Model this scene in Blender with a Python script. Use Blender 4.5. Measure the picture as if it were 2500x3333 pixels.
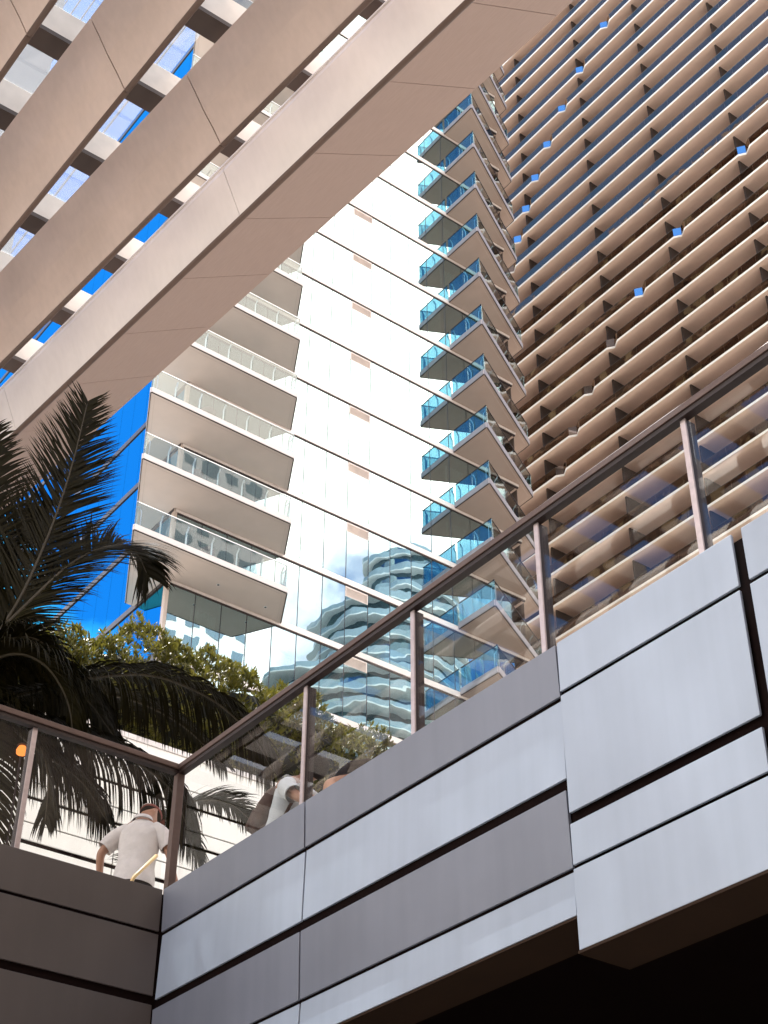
import bpy, bmesh, math, random
import numpy as np
from mathutils import Vector, Matrix

# ------------------------------------------------------------------ scene
for o in list(bpy.data.objects): bpy.data.objects.remove(o)
SC = bpy.context.scene
COL = SC.collection
random.seed(7); RNG = np.random.default_rng(7)

# ------------------------------------------------------------------ camera
cam_d = bpy.data.cameras.new('camera')
cam = bpy.data.objects.new('camera', cam_d); COL.objects.link(cam)
cam_d.sensor_fit = 'VERTICAL'; cam_d.sensor_height = 36.0
cam_d.lens = 36.0*5008.3/3333.0
cam_d.clip_start = 0.1; cam_d.clip_end = 3000
P_, R_, A_ = math.radians(36.96), math.radians(.266), math.radians(52.94)
_X = (math.sin(A_), math.cos(A_)); _Y = (-math.cos(A_), math.sin(A_))
def _g(v):  # camera-yaw frame -> street grid frame
    return Vector((v[0]*_X[0]+v[1]*_X[1], v[0]*_Y[0]+v[1]*_Y[1], v[2]))
fw = Vector((0, math.cos(P_), math.sin(P_))); rt = Vector((1, 0, 0)); up = Vector((0, -math.sin(P_), math.cos(P_)))
r2 = rt*math.cos(R_)+up*math.sin(R_); u2 = -rt*math.sin(R_)+up*math.cos(R_)
mm = Matrix.Identity(4)
for i, v in enumerate((_g(r2), _g(u2), -_g(fw))):
    for j in range(3): mm[j][i] = v[j]
mm.translation = Vector((0, 0, 1.6))
cam.matrix_world = mm
SC.camera = cam

# ------------------------------------------------------------------ world, sun, exposure
SUN_EL, SUN_AZ = math.radians(69), math.radians(-5)      # azimuth measured from +Y towards +X
w = bpy.data.worlds.new('World'); SC.world = w; w.use_nodes = True
nt = w.node_tree; nt.nodes.clear()
def N(t, tree=None, **kw):
    n = (tree or nt).nodes.new(t)
    for k, v in kw.items(): setattr(n, k, v)
    return n
sky = N('ShaderNodeTexSky'); sky.sky_type = 'NISHITA'; sky.sun_disc = False
sky.sun_elevation = SUN_EL; sky.sun_rotation = SUN_AZ
sky.air_density = 1.0; sky.dust_density = 0.3; sky.ozone_density = 3.0
hs = N('ShaderNodeHueSaturation'); hs.inputs['Saturation'].default_value = 1.25
nt.links.new(sky.outputs[0], hs.inputs['Color'])
tc = N('ShaderNodeTexCoord'); mp = N('ShaderNodeMapping'); mp.inputs['Scale'].default_value = (1, 1, 1.5)
mp.inputs['Location'].default_value = (-2.25, 7.174, 0.987)
nt.links.new(tc.outputs['Generated'], mp.inputs[0])
nz = N('ShaderNodeTexNoise'); nz.inputs['Scale'].default_value = 1.7; nz.inputs['Detail'].default_value = 8; nz.inputs['Roughness'].default_value = .55
nt.links.new(mp.outputs[0], nz.inputs[0])
cr = N('ShaderNodeValToRGB'); cr.color_ramp.elements[0].position = .47; cr.color_ramp.elements[1].position = .56
nt.links.new(nz.outputs[0], cr.inputs[0])
mx = N('ShaderNodeMix', data_type='RGBA'); mx.inputs[7].default_value = (15.0, 13.3, 11.5, 1)
nt.links.new(cr.outputs[0], mx.inputs[0]); nt.links.new(hs.outputs[0], mx.inputs[6])
bg = N('ShaderNodeBackground'); bg.inputs[1].default_value = 0.1
nt.links.new(mx.outputs[2], bg.inputs[0])
wo = N('ShaderNodeOutputWorld'); nt.links.new(bg.outputs[0], wo.inputs[0])

sd = bpy.data.lights.new('sun', 'SUN'); sd.energy = 4.0; sd.angle = math.radians(.5); sd.color = (1, .94, .85)
so = bpy.data.objects.new('sun', sd); COL.objects.link(so)
S = Vector((math.sin(SUN_AZ)*math.cos(SUN_EL), math.cos(SUN_AZ)*math.cos(SUN_EL), math.sin(SUN_EL)))
so.rotation_euler = S.to_track_quat('Z', 'Y').to_euler(); so.location = (0, 0, 200)
SC.view_settings.view_transform = 'Standard'; SC.view_settings.look = 'None'
SC.view_settings.exposure = 1.7; SC.view_settings.gamma = 1
SC.render.engine = 'CYCLES'
SC.cycles.max_bounces = 10; SC.cycles.transparent_max_bounces = 24; SC.cycles.glossy_bounces = 5; SC.cycles.diffuse_bounces = 4

# ------------------------------------------------------------------ materials
MAT = {}
def lin(r, g, b):
    f = lambda c: (c/255/12.92) if c/255 <= .04045 else ((c/255+.055)/1.055)**2.4
    return (f(r), f(g), f(b), 1)
def newmat(name):
    m = bpy.data.materials.new(name); m.use_nodes = True; m.node_tree.nodes.clear(); MAT[name] = m
    return m, m.node_tree
def paint(name, col, rough=.5, metal=0., var=.08, scale=3., bump=0., bscale=60., spec=.5, stretch=None, random_obj=0., streak=0.):
    m, t = newmat(name)
    o = N('ShaderNodeOutputMaterial', t); b = N('ShaderNodeBsdfPrincipled', t); t.links.new(b.outputs[0], o.inputs[0])
    b.inputs['Roughness'].default_value = rough; b.inputs['Metallic'].default_value = metal
    b.inputs['Specular IOR Level'].default_value = spec
    g = N('ShaderNodeNewGeometry', t)
    mp = N('ShaderNodeMapping', t); t.links.new(g.outputs['Position'], mp.inputs[0])
    if stretch: mp.inputs['Scale'].default_value = stretch
    n = N('ShaderNodeTexNoise', t); n.inputs['Scale'].default_value = scale; n.inputs['Detail'].default_value = 6
    t.links.new(mp.outputs[0], n.inputs[0])
    mr = N('ShaderNodeMapRange', t); mr.inputs[1].default_value = .3; mr.inputs[2].default_value = .7
    mr.inputs[3].default_value = 1-var; mr.inputs[4].default_value = 1+var
    t.links.new(n.outputs[0], mr.inputs[0])
    fac = mr.outputs[0]
    if streak:
        mp2 = N('ShaderNodeMapping', t); mp2.inputs['Scale'].default_value = (9, 9, .5); t.links.new(g.outputs['Position'], mp2.inputs[0])
        n2 = N('ShaderNodeTexNoise', t); n2.inputs['Scale'].default_value = 1.; n2.inputs['Detail'].default_value = 5
        t.links.new(mp2.outputs[0], n2.inputs[0])
        mr2 = N('ShaderNodeMapRange', t); mr2.inputs[1].default_value = .35; mr2.inputs[2].default_value = .7
        mr2.inputs[3].default_value = 1+streak*.3; mr2.inputs[4].default_value = 1-streak; t.links.new(n2.outputs[0], mr2.inputs[0])
        mu = N('ShaderNodeMath', t, operation='MULTIPLY'); t.links.new(fac, mu.inputs[0]); t.links.new(mr2.outputs[0], mu.inputs[1]); fac = mu.outputs[0]
    if random_obj:
        oi = N('ShaderNodeObjectInfo', t); mr3 = N('ShaderNodeMapRange', t); mr3.inputs[3].default_value = 1-random_obj; mr3.inputs[4].default_value = 1+random_obj
        t.links.new(oi.outputs['Random'], mr3.inputs[0])
        mu = N('ShaderNodeMath', t, operation='MULTIPLY'); t.links.new(fac, mu.inputs[0]); t.links.new(mr3.outputs[0], mu.inputs[1]); fac = mu.outputs[0]
    vm = N('ShaderNodeVectorMath', t, operation='SCALE'); vm.inputs[0].default_value = col[:3]
    t.links.new(fac, vm.inputs['Scale']); t.links.new(vm.outputs[0], b.inputs['Base Color'])
    if bump:
        n3 = N('ShaderNodeTexNoise', t); n3.inputs['Scale'].default_value = bscale; n3.inputs['Detail'].default_value = 4
        t.links.new(mp.outputs[0], n3.inputs[0])
        bp = N('ShaderNodeBump', t); bp.inputs['Strength'].default_value = bump; bp.inputs['Distance'].default_value = .02
        t.links.new(n3.outputs[0], bp.inputs['Height']); t.links.new(bp.outputs[0], b.inputs['Normal'])
    return m
def facade_glass(name, refl, tint, trans, wave=.012, wscale=.55, rough=.0, fmax=1.0):
    """coated window pane: mirror-like coat over tinted, see-through glass, slightly bowed pane by pane"""
    m, t = newmat(name)
    o = N('ShaderNodeOutputMaterial', t); g = N('ShaderNodeNewGeometry', t); oi = N('ShaderNodeObjectInfo', t)
    sc = N('ShaderNodeMath', t, operation='MULTIPLY'); sc.inputs[1].default_value = 37; t.links.new(oi.outputs['Random'], sc.inputs[0])
    ad = N('ShaderNodeVectorMath', t, operation='ADD'); t.links.new(g.outputs['Position'], ad.inputs[0]); t.links.new(sc.outputs[0], ad.inputs[1])
    n = N('ShaderNodeTexNoise', t); n.inputs['Scale'].default_value = wscale; n.inputs['Detail'].default_value = 1.5
    t.links.new(ad.outputs[0], n.inputs[0])
    bp = N('ShaderNodeBump', t); bp.inputs['Strength'].default_value = 1; bp.inputs['Distance'].default_value = wave
    t.links.new(n.outputs[0], bp.inputs['Height'])
    gl = N('ShaderNodeBsdfGlossy', t); gl.inputs['Color'].default_value = (*tint, 1); gl.inputs['Roughness'].default_value = rough
    t.links.new(bp.outputs[0], gl.inputs['Normal'])
    tr = N('ShaderNodeBsdfTransparent', t); tr.inputs[0].default_value = (*trans, 1)
    fr = N('ShaderNodeFresnel', t)
    io = N('ShaderNodeMix', t); io.inputs[2].default_value = 1.5; io.inputs[3].default_value = 1/1.5     # same coat seen from either side of the sheet
    t.links.new(g.outputs['Backfacing'], io.inputs[0]); t.links.new(io.outputs[0], fr.inputs[0])
    mr = N('ShaderNodeMapRange', t); mr.inputs[3].default_value = refl; mr.inputs[4].default_value = fmax
    t.links.new(fr.outputs[0], mr.inputs[0])
    ms = N('ShaderNodeMixShader', t); t.links.new(mr.outputs[0], ms.inputs[0]); t.links.new(tr.outputs[0], ms.inputs[1]); t.links.new(gl.outputs[0], ms.inputs[2])
    t.links.new(ms.outputs[0], o.inputs[0])
    return m

paint('ground_concrete', (.42, .39, .35), .85, var=.15, scale=.3)
paint('road_asphalt', (.06, .06, .06), .9, var=.2, scale=2)
paint('panel_skylit', (.37, .425, .505), .4, var=.10, scale=.9, random_obj=.04, streak=.05, bump=.12, bscale=1.2)  # bluish skylight on the right wall put into the base colour
paint('panel_row_shade', (.19, .203, .243), .4, var=.11, scale=.9, random_obj=.04, streak=.05, bump=.12, bscale=1.2)  # shade of the down-tilted rows put into the base colour
paint('panel_side_shade', (.072, .058, .052), .42, var=.10, scale=.9, random_obj=.05, streak=.05, bump=.12, bscale=1.2)  # shade on the left wall put into the base colour
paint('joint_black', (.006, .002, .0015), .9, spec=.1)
paint('soffit_bronze', (.035, .019, .011), .8, spec=.15)
paint('bronze', (.105, .066, .054), .42, metal=.35, var=.12, scale=14)
paint('bronze_dark', (.022, .011, .009), .45, metal=.3)
paint('post_metal', (.50, .42, .41), .35, metal=.5, var=.1, scale=20)
paint('post_rust', (.20, .075, .022), .4, var=.2, scale=12)
paint('louver_paint', (.54, .435, .38), .5, var=.09, scale=.7, streak=.05, bump=.03, bscale=30)
paint('louver_edge', (.10, .06, .045), .5)
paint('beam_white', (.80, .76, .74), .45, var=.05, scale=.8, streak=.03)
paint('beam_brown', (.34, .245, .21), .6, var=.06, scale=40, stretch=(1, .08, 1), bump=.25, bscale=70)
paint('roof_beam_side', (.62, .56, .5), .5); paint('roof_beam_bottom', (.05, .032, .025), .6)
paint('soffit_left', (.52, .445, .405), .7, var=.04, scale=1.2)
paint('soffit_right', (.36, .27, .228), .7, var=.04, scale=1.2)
paint('fascia_white', (.58, .535, .52), .45, var=.04)
paint('fascia_grey', (.30, .285, .31), .4, metal=.3, var=.06)
paint('gap_dark', (.03, .018, .018), .7)
paint('band_metal', (.70, .64, .61), .4, metal=.25, var=.06)
paint('mullion', (.06, .055, .06), .4, metal=.4)
paint('steel', (.66, .68, .70), .3, metal=.75)
paint('vent_metal', (.78, .70, .66), .5)
paint('interior', (.16, .13, .11), .9, var=.2, scale=.7)
paint('interior_dark', (.05, .045, .04), .9)
paint('curtain', (.50, .55, .46), .9, var=.15, scale=2, stretch=(4, 4, .2))
paint('column', (.42, .35, .31), .5)
paint('t2_slab', (.84, .66, .55), .75, var=.05, scale=.8)
paint('t2_edge', (.90, .87, .82), .6, var=.03)
paint('t2_divider', (.035, .022, .017), .8, var=.15)
paint('t2_wall', (.12, .085, .07), .7, var=.3, scale=.8)
paint('t2_post', (.05, .035, .03), .5)
paint('white_cladding', (.84, .83, .80), .4, var=.04, scale=1.2, streak=.03, random_obj=.02)
paint('white_coping', (.74, .70, .69), .5)
paint('far_white', (.75, .76, .78), .6, var=.05); paint('far_window', (.16, .22, .28), .25); paint('far_slab', (.55, .58, .60), .6); paint('far_grey', (.20, .28, .34), .4)
paint('trunk', (.13, .10, .08), .9, var=.3, scale=8, stretch=(1, 1, 5), bump=.6, bscale=20)
paint('shirt', (.60, .55, .53), .85, var=.08, scale=9, bump=.6, bscale=11)
paint('tee', (.58, .60, .63), .85, var=.08, scale=9, bump=.6, bscale=10)
paint('skin', (.34, .165, .10), .5, var=.07, scale=14); paint('skin_light', (.52, .27, .17), .5, var=.06, scale=14)
paint('cap', (.20, .05, .035), .85, var=.2, scale=20); paint('cap_trim', (.35, .27, .24), .8)
paint('hair', (.012, .007, .005), .85, spec=.12, var=.3, scale=40)
paint('trousers', (.012, .010, .012), .9); paint('backpack', (.085, .05, .04), .85, var=.2, scale=12, bump=.3, bscale=30)
paint('strap_blue', (.36, .46, .62), .6); paint('reflection_yellow', (.80, .52, .22), .45)
facade_glass('glass_front', .48, (.76, .93, .98), (.42, .60, .58), .006, .5)
facade_glass('glass_sky_blue', .50, (.05, .62, 1.0), (.08, .2, .3), .004, .3)  # blue of the reflected sky put into the tint
facade_glass('rail_glass', .02, (1, 1, 1), (.70, .76, .77), .004, .6)
facade_glass('rail_glass_near', .012, (1, 1, 1), (.965, .975, .97), .002, .4, fmax=.33)
facade_glass('rail_sky_tint', .17, (.62, .92, 1), (.52, .76, .82), .006, .6)  # blue sky reflection on the left-facing rails put into the tint
facade_glass('t2_rail', .07, (.95, .80, .62), (.36, .27, .23), .012, .5)
facade_glass('t2_notch', .85, (.9, .95, 1.0), (.4, .4, .4), .0)
facade_glass('roof_glass', .06, (1, 1, 1), (.78, .83, .88), .004, .5)
m_ = MAT['roof_glass']; t_ = m_.node_tree
_o = [n for n in t_.nodes if n.type == 'OUTPUT_MATERIAL'][0]; _s = _o.inputs[0].links[0].from_socket
_tr = N('ShaderNodeBsdfTranslucent', t_); _tr.inputs[0].default_value = (.8, .8, .82, 1); _mx = N('ShaderNodeMixShader', t_); _mx.inputs[0].default_value = .07
t_.links.new(_s, _mx.inputs[1]); t_.links.new(_tr.outputs[0], _mx.inputs[2]); t_.links.new(_mx.outputs[0], _o.inputs[0])
facade_glass('far_glass', .22, (.6, .85, 1.0), (.05, .07, .08), .0)

def leaf_mat(name, c1, c2, trans=.35, rough=.42, spec=.5):
    m, t = newmat(name)
    o = N('ShaderNodeOutputMaterial', t); b = N('ShaderNodeBsdfPrincipled', t)
    b.inputs['Roughness'].default_value = rough; b.inputs['Specular IOR Level'].default_value = spec
    g = N('ShaderNodeNewGeometry', t); cr = N('ShaderNodeValToRGB', t)
    n = N('ShaderNodeTexNoise', t); n.inputs['Scale'].default_value = 1.3; t.links.new(g.outputs['Position'], n.inputs[0])
    mu = N('ShaderNodeMath', t, operation='ADD'); t.links.new(g.outputs['Random Per Island'], mu.inputs[0]); t.links.new(n.outputs[0], mu.inputs[1])
    ml = N('ShaderNodeMath', t, operation='MULTIPLY'); ml.inputs[1].default_value = .55; t.links.new(mu.outputs[0], ml.inputs[0])
    cr.color_ramp.elements[0].color = (*c1, 1); cr.color_ramp.elements[1].color = (*c2, 1)
    t.links.new(ml.outputs[0], cr.inputs[0]); t.links.new(cr.outputs[0], b.inputs['Base Color'])
    tr = N('ShaderNodeBsdfTranslucent', t); t.links.new(cr.outputs[0], tr.inputs[0])
    ms = N('ShaderNodeMixShader', t); ms.inputs[0].default_value = trans
    t.links.new(b.outputs[0], ms.inputs[1]); t.links.new(tr.outputs[0], ms.inputs[2]); t.links.new(ms.outputs[0], o.inputs[0])
leaf_mat('hedge_leaf', (.026, .036, .006), (.17, .15, .022), .34)
leaf_mat('palm_leaf', (.005, .004, .0015), (.022, .018, .005), .08, .5, .10)
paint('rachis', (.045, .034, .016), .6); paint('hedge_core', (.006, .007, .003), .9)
m, t = newmat('lamp_glow'); e = N('ShaderNodeEmission', t); e.inputs[0].default_value = (1, .28, .06, 1); e.inputs[1].default_value = .5
oo = N('ShaderNodeOutputMaterial', t); t.links.new(e.outputs[0], oo.inputs[0])

# ------------------------------------------------------------------ building blocks
WL = {}
def wloc(o): return WL.get(o.name, Vector((0, 0, 0))) if o else Vector((0, 0, 0))
def tag(o, label=None, cat=None, group=None, kind=None):
    if label: o['label'] = label
    if cat: o['category'] = cat
    if group: o['group'] = group
    if kind: o['kind'] = kind
    return o
def place(o, parent, origin):
    COL.objects.link(o)
    if parent: o.parent = parent
    o.location = Vector(origin)-wloc(parent); WL[o.name] = Vector(origin)
def empty(name, loc, label, cat, group=None):
    o = bpy.data.objects.new(name, None); o.empty_display_size = .3
    place(o, None, loc); return tag(o, label, cat, group)
class MB:
    def __init__(s): s.v = []; s.f = []
    def add(s, v, f):
        b = len(s.v); s.v += [tuple(p) for p in v]; s.f += [tuple(b+i for i in q) for q in f]; return s
    def box(s, x0, x1, y0, y1, z0, z1):
        return s.add([(x0, y0, z0), (x1, y0, z0), (x1, y1, z0), (x0, y1, z0), (x0, y0, z1), (x1, y0, z1), (x1, y1, z1), (x0, y1, z1)],
                     [(3, 2, 1, 0), (4, 5, 6, 7), (0, 1, 5, 4), (1, 2, 6, 5), (2, 3, 7, 6), (3, 0, 4, 7)])
    def prism(s, poly, z0, z1):     # poly counter-clockwise
        n = len(poly)
        return s.add([(x, y, z0) for x, y in poly]+[(x, y, z1) for x, y in poly],
                     [tuple(range(n-1, -1, -1)), tuple(range(n, 2*n))]+[(i, (i+1) % n, n+(i+1) % n, n+i) for i in range(n)])
    def bar(s, a, b, w, z0, z1, off=0.):   # upright plate from a to b (plan), thickness w, offset to the left of a->b
        a = Vector(a[:2]); b = Vector(b[:2]); d = (b-a).normalized(); nrm = Vector((-d.y, d.x))
        q = [a+nrm*(off-w/2), b+nrm*(off-w/2), b+nrm*(off+w/2), a+nrm*(off+w/2)]
        return s.prism([tuple(p) for p in q], z0, z1)
    def tube(s, pts, rad, n=8, cap=True):
        pts = [Vector(p) for p in pts]; rings = []
        for i, p in enumerate(pts):
            d = (pts[min(i+1, len(pts)-1)]-pts[max(i-1, 0)]).normalized()
            u = d.cross(Vector((0, 0, 1)));
            if u.length < 1e-3: u = Vector((1, 0, 0))
            u.normalize(); v = d.cross(u)
            r = rad[i] if hasattr(rad, '__len__') else rad
            rings.append([p+(u*math.cos(6.2832*k/n)+v*math.sin(6.2832*k/n))*r for k in range(n)])
        vs = [q for rg in rings for q in rg]
        fs = [(i*n+k, i*n+(k+1) % n, (i+1)*n+(k+1) % n, (i+1)*n+k) for i in range(len(pts)-1) for k in range(n)]
        if cap: fs += [tuple(range(n)), tuple((len(pts)-1)*n+k for k in range(n-1, -1, -1))]
        return s.add(vs, fs)
    def loft(s, rings, cap=True):
        n = len(rings[0]); vs = [q for rg in rings for q in rg]
        fs = [(i*n+k, i*n+(k+1) % n, (i+1)*n+(k+1) % n, (i+1)*n+k) for i in range(len(rings)-1) for k in range(n)]
        if cap: fs += [tuple(range(n-1, -1, -1)), tuple((len(rings)-1)*n+k for k in range(n))]
        return s.add(vs, fs)
    def mesh(s, name, mat, origin=(0, 0, 0), smooth=False, fix=True):
        me = bpy.data.meshes.new(name); o = Vector(origin)
        me.from_pydata([(p[0]-o.x, p[1]-o.y, p[2]-o.z) for p in s.v], [], s.f)
        if fix:
            bm = bmesh.new(); bm.from_mesh(me); bmesh.ops.recalc_face_normals(bm, faces=bm.faces); bm.to_mesh(me); bm.free()
        if mat: me.materials.append(MAT[mat])
        if smooth: me.polygons.foreach_set('use_smooth', [True]*len(me.polygons))
        me.update(); return me
    def build(s, name, mat, parent=None, origin=None, smooth=False, bevel=0., fix=True):
        if origin is None: origin = tuple(wloc(parent)) if parent else (0, 0, 0)
        o = bpy.data.objects.new(name, s.mesh(name, mat, origin, smooth, fix)); place(o, parent, origin)
        if bevel:
            b = o.modifiers.new('bevel', 'BEVEL'); b.width = bevel; b.segments = 2; b.limit_method = 'ANGLE'
        return o
CACHE = {}
def inst(name, key, make, mat, parent, loc, rz=0., bevel=0.):
    """an object sharing a cached mesh (mesh built round its own origin)"""
    if key not in CACHE: CACHE[key] = make().mesh(name, mat)
    o = bpy.data.objects.new(name, CACHE[key]); place(o, parent, loc); o.rotation_euler = (0, 0, rz)
    if bevel:
        b = o.modifiers.new('bevel', 'BEVEL'); b.width = bevel; b.segments = 1
    return o
def plate(name, a, b, z0, z1, w, mat, parent, gap=0., off=0.):
    """upright plate between plan points a and b, shared mesh by size"""
    a = Vector(a[:2]); b = Vector(b[:2]); d = b-a; L = d.length-2*gap; d.normalize(); nrm = Vector((-d.y, d.x))
    p = a+d*gap+nrm*off
    return inst(name, (name, mat, round(L, 3), round(z1-z0, 3), w), lambda: MB().box(0, round(L, 3), -w/2, w/2, 0, z1-z0), mat, parent, (p.x, p.y, z0), math.atan2(d.y, d.x))
def struct(o): return tag(o, kind='structure')

# ------------------------------------------------------------------ ground
struct(MB().box(-700, 900, -700, 900, -.5, 0).build('ground', 'ground_concrete'))

# ================================================================== round-cornered bridge parapet (the near walls)
XW, YL, ZT = 5.66, 10.40, 6.60
par = empty('parapet_wall', (XW, YL, 4.8), 'grey panelled walkway parapet with dark joints in the foreground', 'wall')
bk = MB()
bk.box(XW+.022, XW+.35, .4, YL+.35, 4.94, 6.57)
bk.box(-1.5, XW+.022, YL+.022, YL+.35, 4.94, 6.57)
bk.build('backing', 'joint_black', par)
def wpanel(y0, y1, z0, z1, mat, proud=0., tilt=0.):
    # panel on the right wall, outer face at XW-proud; tilt pushes the top edge in (+) or out (-)
    x = XW-proud; t_ = .018
    m_ = MB().add([(x-0, y0, z0), (x+t_, y0, z0), (x+t_, y1, z0), (x, y1, z0), (x+tilt, y0, z1), (x+t_+max(tilt, 0), y0, z1), (x+t_+max(tilt, 0), y1, z1), (x+tilt, y1, z1)],
                  [(3, 2, 1, 0), (4, 5, 6, 7), (0, 1, 5, 4), (1, 2, 6, 5), (2, 3, 7, 6), (3, 0, 4, 7)])
    return m_.build('panel', mat, par, (x, (y0+y1)/2, (z0+z1)/2), bevel=.003)
g_ = .009
ys = [(8.41, YL-.004), (5.735, 8.41)]
for (a, b) in ys:
    wpanel(a+g_, b-g_, 6.245, ZT, 'panel_row_shade', tilt=-.012)
    wpanel(a+g_, b-g_, 5.705, 6.220, 'panel_skylit', tilt=.012)
    wpanel(a+g_, b-g_, 5.155, 5.625, 'panel_row_shade', tilt=-.012)
    wpanel(a+g_, b-g_, 4.88, 5.135, 'panel_skylit', tilt=.012)
PR = .014
for (a, b) in [(4.30, 5.735), (2.4, 4.245)]:
    wpanel(a+g_, b-g_, 6.265, ZT+.004, 'panel_skylit', PR, 0)
    wpanel(a+g_, b-g_, 5.475, 6.235, 'panel_skylit', PR, 0)
    wpanel(a+g_, b-g_, 5.160, 5.405, 'panel_skylit', PR, .0)
    wpanel(a+g_, b-g_, 4.675, 5.135, 'panel_skylit', PR, 0)
def lpanel(x0, x1, z0, z1, mat):
    return MB().box(x0, x1, YL, YL+.018, z0, z1).build('panel', mat, par, ((x0+x1)/2, YL, (z0+z1)/2), bevel=.004)
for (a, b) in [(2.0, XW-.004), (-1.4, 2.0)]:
    lpanel(a+g_, b-g_, 6.25, ZT, 'panel_side_shade'); lpanel(a+g_, b-g_, 5.735, 6.225, 'panel_side_shade')
    lpanel(a+g_, b-g_, 5.15, 5.665, 'panel_side_shade'); lpanel(a+g_, b-g_, 4.88, 5.13, 'panel_side_shade')
MB().box(XW+.002, XW+.36, 5.74, YL, 4.862, 4.876).build('soffit_lip', 'soffit_bronze', par)
MB().box(XW-.02, XW+.36, 2.4, 5.73, 4.655, 4.671).build('soffit_lip', 'soffit_bronze', par)
MB().box(-1.5, XW, YL+.002, YL+.36, 4.862, 4.876).build('soffit_lip', 'soffit_bronze', par)
# walkway deck behind the parapet and a soffit coloured near-black for the shade under it
dk = MB()
dk.prism([(XW+.06, .4), (6.0, .4), (6.0, 11.0), (9.4, 11.0), (9.4, 13.0), (-1.5, 13.0), (-1.5, YL+.06), (XW+.06, YL+.06)], 6.30, 6.48)
for q in range(3): dk.box(6.002, 9.4, (10.4, 10.7, .4)[q] if q < 2 else .4, (10.7, 10.998, 10.4)[q], 5.9, (6.19, 6.33, 6.05)[q])   # steps down to a lower landing
struct(dk.build('walkway_deck', 'ground_concrete'))
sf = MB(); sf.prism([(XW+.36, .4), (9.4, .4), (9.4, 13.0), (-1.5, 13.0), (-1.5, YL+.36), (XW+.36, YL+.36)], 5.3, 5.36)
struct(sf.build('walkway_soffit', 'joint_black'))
uw = MB(); uw.box(9.3, 9.6, -6, 13.0, 0, 5.29); uw.box(-1.5, 9.3, 12.8, 13.0, 0, 5.29)  # near-black walls put in for the shade under the deck
tag(uw.build('underpass_shade_wall', 'joint_black'), 'black wall put in for the deep shade below the walkway', 'wall')

# glass balustrade
RT = 7.775
def balustrade(name, label, pts, nrm, rail_a, rail_b):
    root = empty(name, (pts[0][0], pts[0][1], ZT), label, 'railing', 'glass balustrades on the walkway')
    n_ = Vector(nrm); d = (Vector(rail_b)-Vector(rail_a)).normalized()
    # handrail: its shaded underside is put in as a darker strip
    MB().bar(rail_a, rail_b, .085, RT-.05, RT).build('handrail', 'bronze', root, (*rail_a, RT), bevel=.006)
    MB().bar(rail_a, rail_b, .06, RT-.085, RT-.051).build('rail_underside', 'bronze_dark', root, (*rail_a, RT-.1))
    for p in pts:
        c = Vector(p)
        MB().bar(c-d*.02, c+d*.02, .012, 6.45, RT-.085, ).build('post_face', 'post_metal', root, (*p, 6.45))
        e_ = MB(); e_.add(*(lambda b: (b.v, b.f))(MB().prism([tuple(c-d*.018+n_*.008), tuple(c-d*.018+n_*.085), tuple(c+d*.018+n_*.085), tuple(c+d*.018+n_*.008)], 6.45, RT-.085)))
        e_.build('post', 'post_rust' if p == pts[-1] and name == 'glass_balustrade' else 'bronze_dark', root, (*p, 6.45))
    return root
WB = XW+.10
wp = [(WB, 8.62), (WB, 7.28), (WB, 5.95), (WB, 4.61), (WB, 3.27)]
b1 = balustrade('glass_balustrade', 'glass balustrade with bronze handrail on the pale panelled wall', wp, (1, 0), (WB, YL+.10), (WB, 2.4))
LB = YL+.10
b2 = balustrade('glass_balustrade', 'glass balustrade with bronze handrail on the shaded panelled wall', [(4.40, LB), (2.4, LB), (.6, LB)], (0, 1), (-1.4, LB), (WB, LB))
# shared corner post
MB().prism([(WB-.04, LB-.04), (WB+.03, LB-.04), (WB+.03, LB+.03), (WB-.04, LB+.03)], 6.45, RT-.087).build('post', 'bronze', b2, (WB, LB, 6.45), bevel=.004)
edges = [LB-.04]+[p[1] for p in wp]+[2.4]
for a, b in zip(edges[:-1], edges[1:]):
    plate('glass_panel', (WB+.02, b+.035), (WB+.02, a-.035), 6.5, RT-.10, .012, 'rail_glass_near', b1)
edges = [-1.4, .6, 2.4, 4.40, WB-.05]
for a, b in zip(edges[:-1], edges[1:]):
    plate('glass_panel', (a+.035, LB+.02), (b-.035, LB+.02), 6.5, RT-.10, .012, 'rail_glass_near', b2)

# ================================================================== louvred canopy
ZC = 21.6
can = empty('louvred_canopy', (8, 14, ZC), 'beige louvred canopy with cross beams under a glass roof overhead', 'canopy')
Y0, Y1 = 3.0, 40.0
def louver(xl, slope, dx, dz, y0, y1, base=12.0):
    # airfoil blade: lower edge at xl (at y=base), upper edge dx to the left and dz up
    prof = [(0, 0), (-.035, .02), (-.25*dx, .235*dz), (-.5*dx-.01, .49*dz-.01), (-.75*dx, .745*dz), (-dx, dz), (-dx+.10, dz+.06), (-.55*dx+.16, .55*dz+.13), (-.2*dx+.12, .2*dz+.09), (.03, .035)]
    rings = []
    for y in (y0, y1):
        x = xl+slope*(y-base); rings.append([(x+a, y, ZC+b) for a, b in prof])
    o = MB().loft(rings).build('louver', 'louver_paint', can, (xl, y0, ZC), smooth=False)
    x0_, x1_ = xl+slope*(y0-base), xl+slope*(y1-base)
    e = MB(); e.loft([[(x0_+.01+.05*math.cos(k*.7854), y0+.002, ZC-.01+.035*math.sin(k*.7854)) for k in range(8)], [(x1_+.01+.05*math.cos(k*.7854), y1-.002, ZC-.01+.035*math.sin(k*.7854)) for k in range(8)]])
    e.build('louver_edge', 'louver_edge', o, (xl, y0, ZC), smooth=True)
    return o
lou = [(8.05, -.072), (6.12, -.025), (4.37, -.01), (2.62, 0), (.9, 0), (-.85, 0), (-2.6, 0), (-4.35, 0), (-6.1, 0), (-7.85, 0), (-9.6, 0), (-11.35, 0)]
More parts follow.
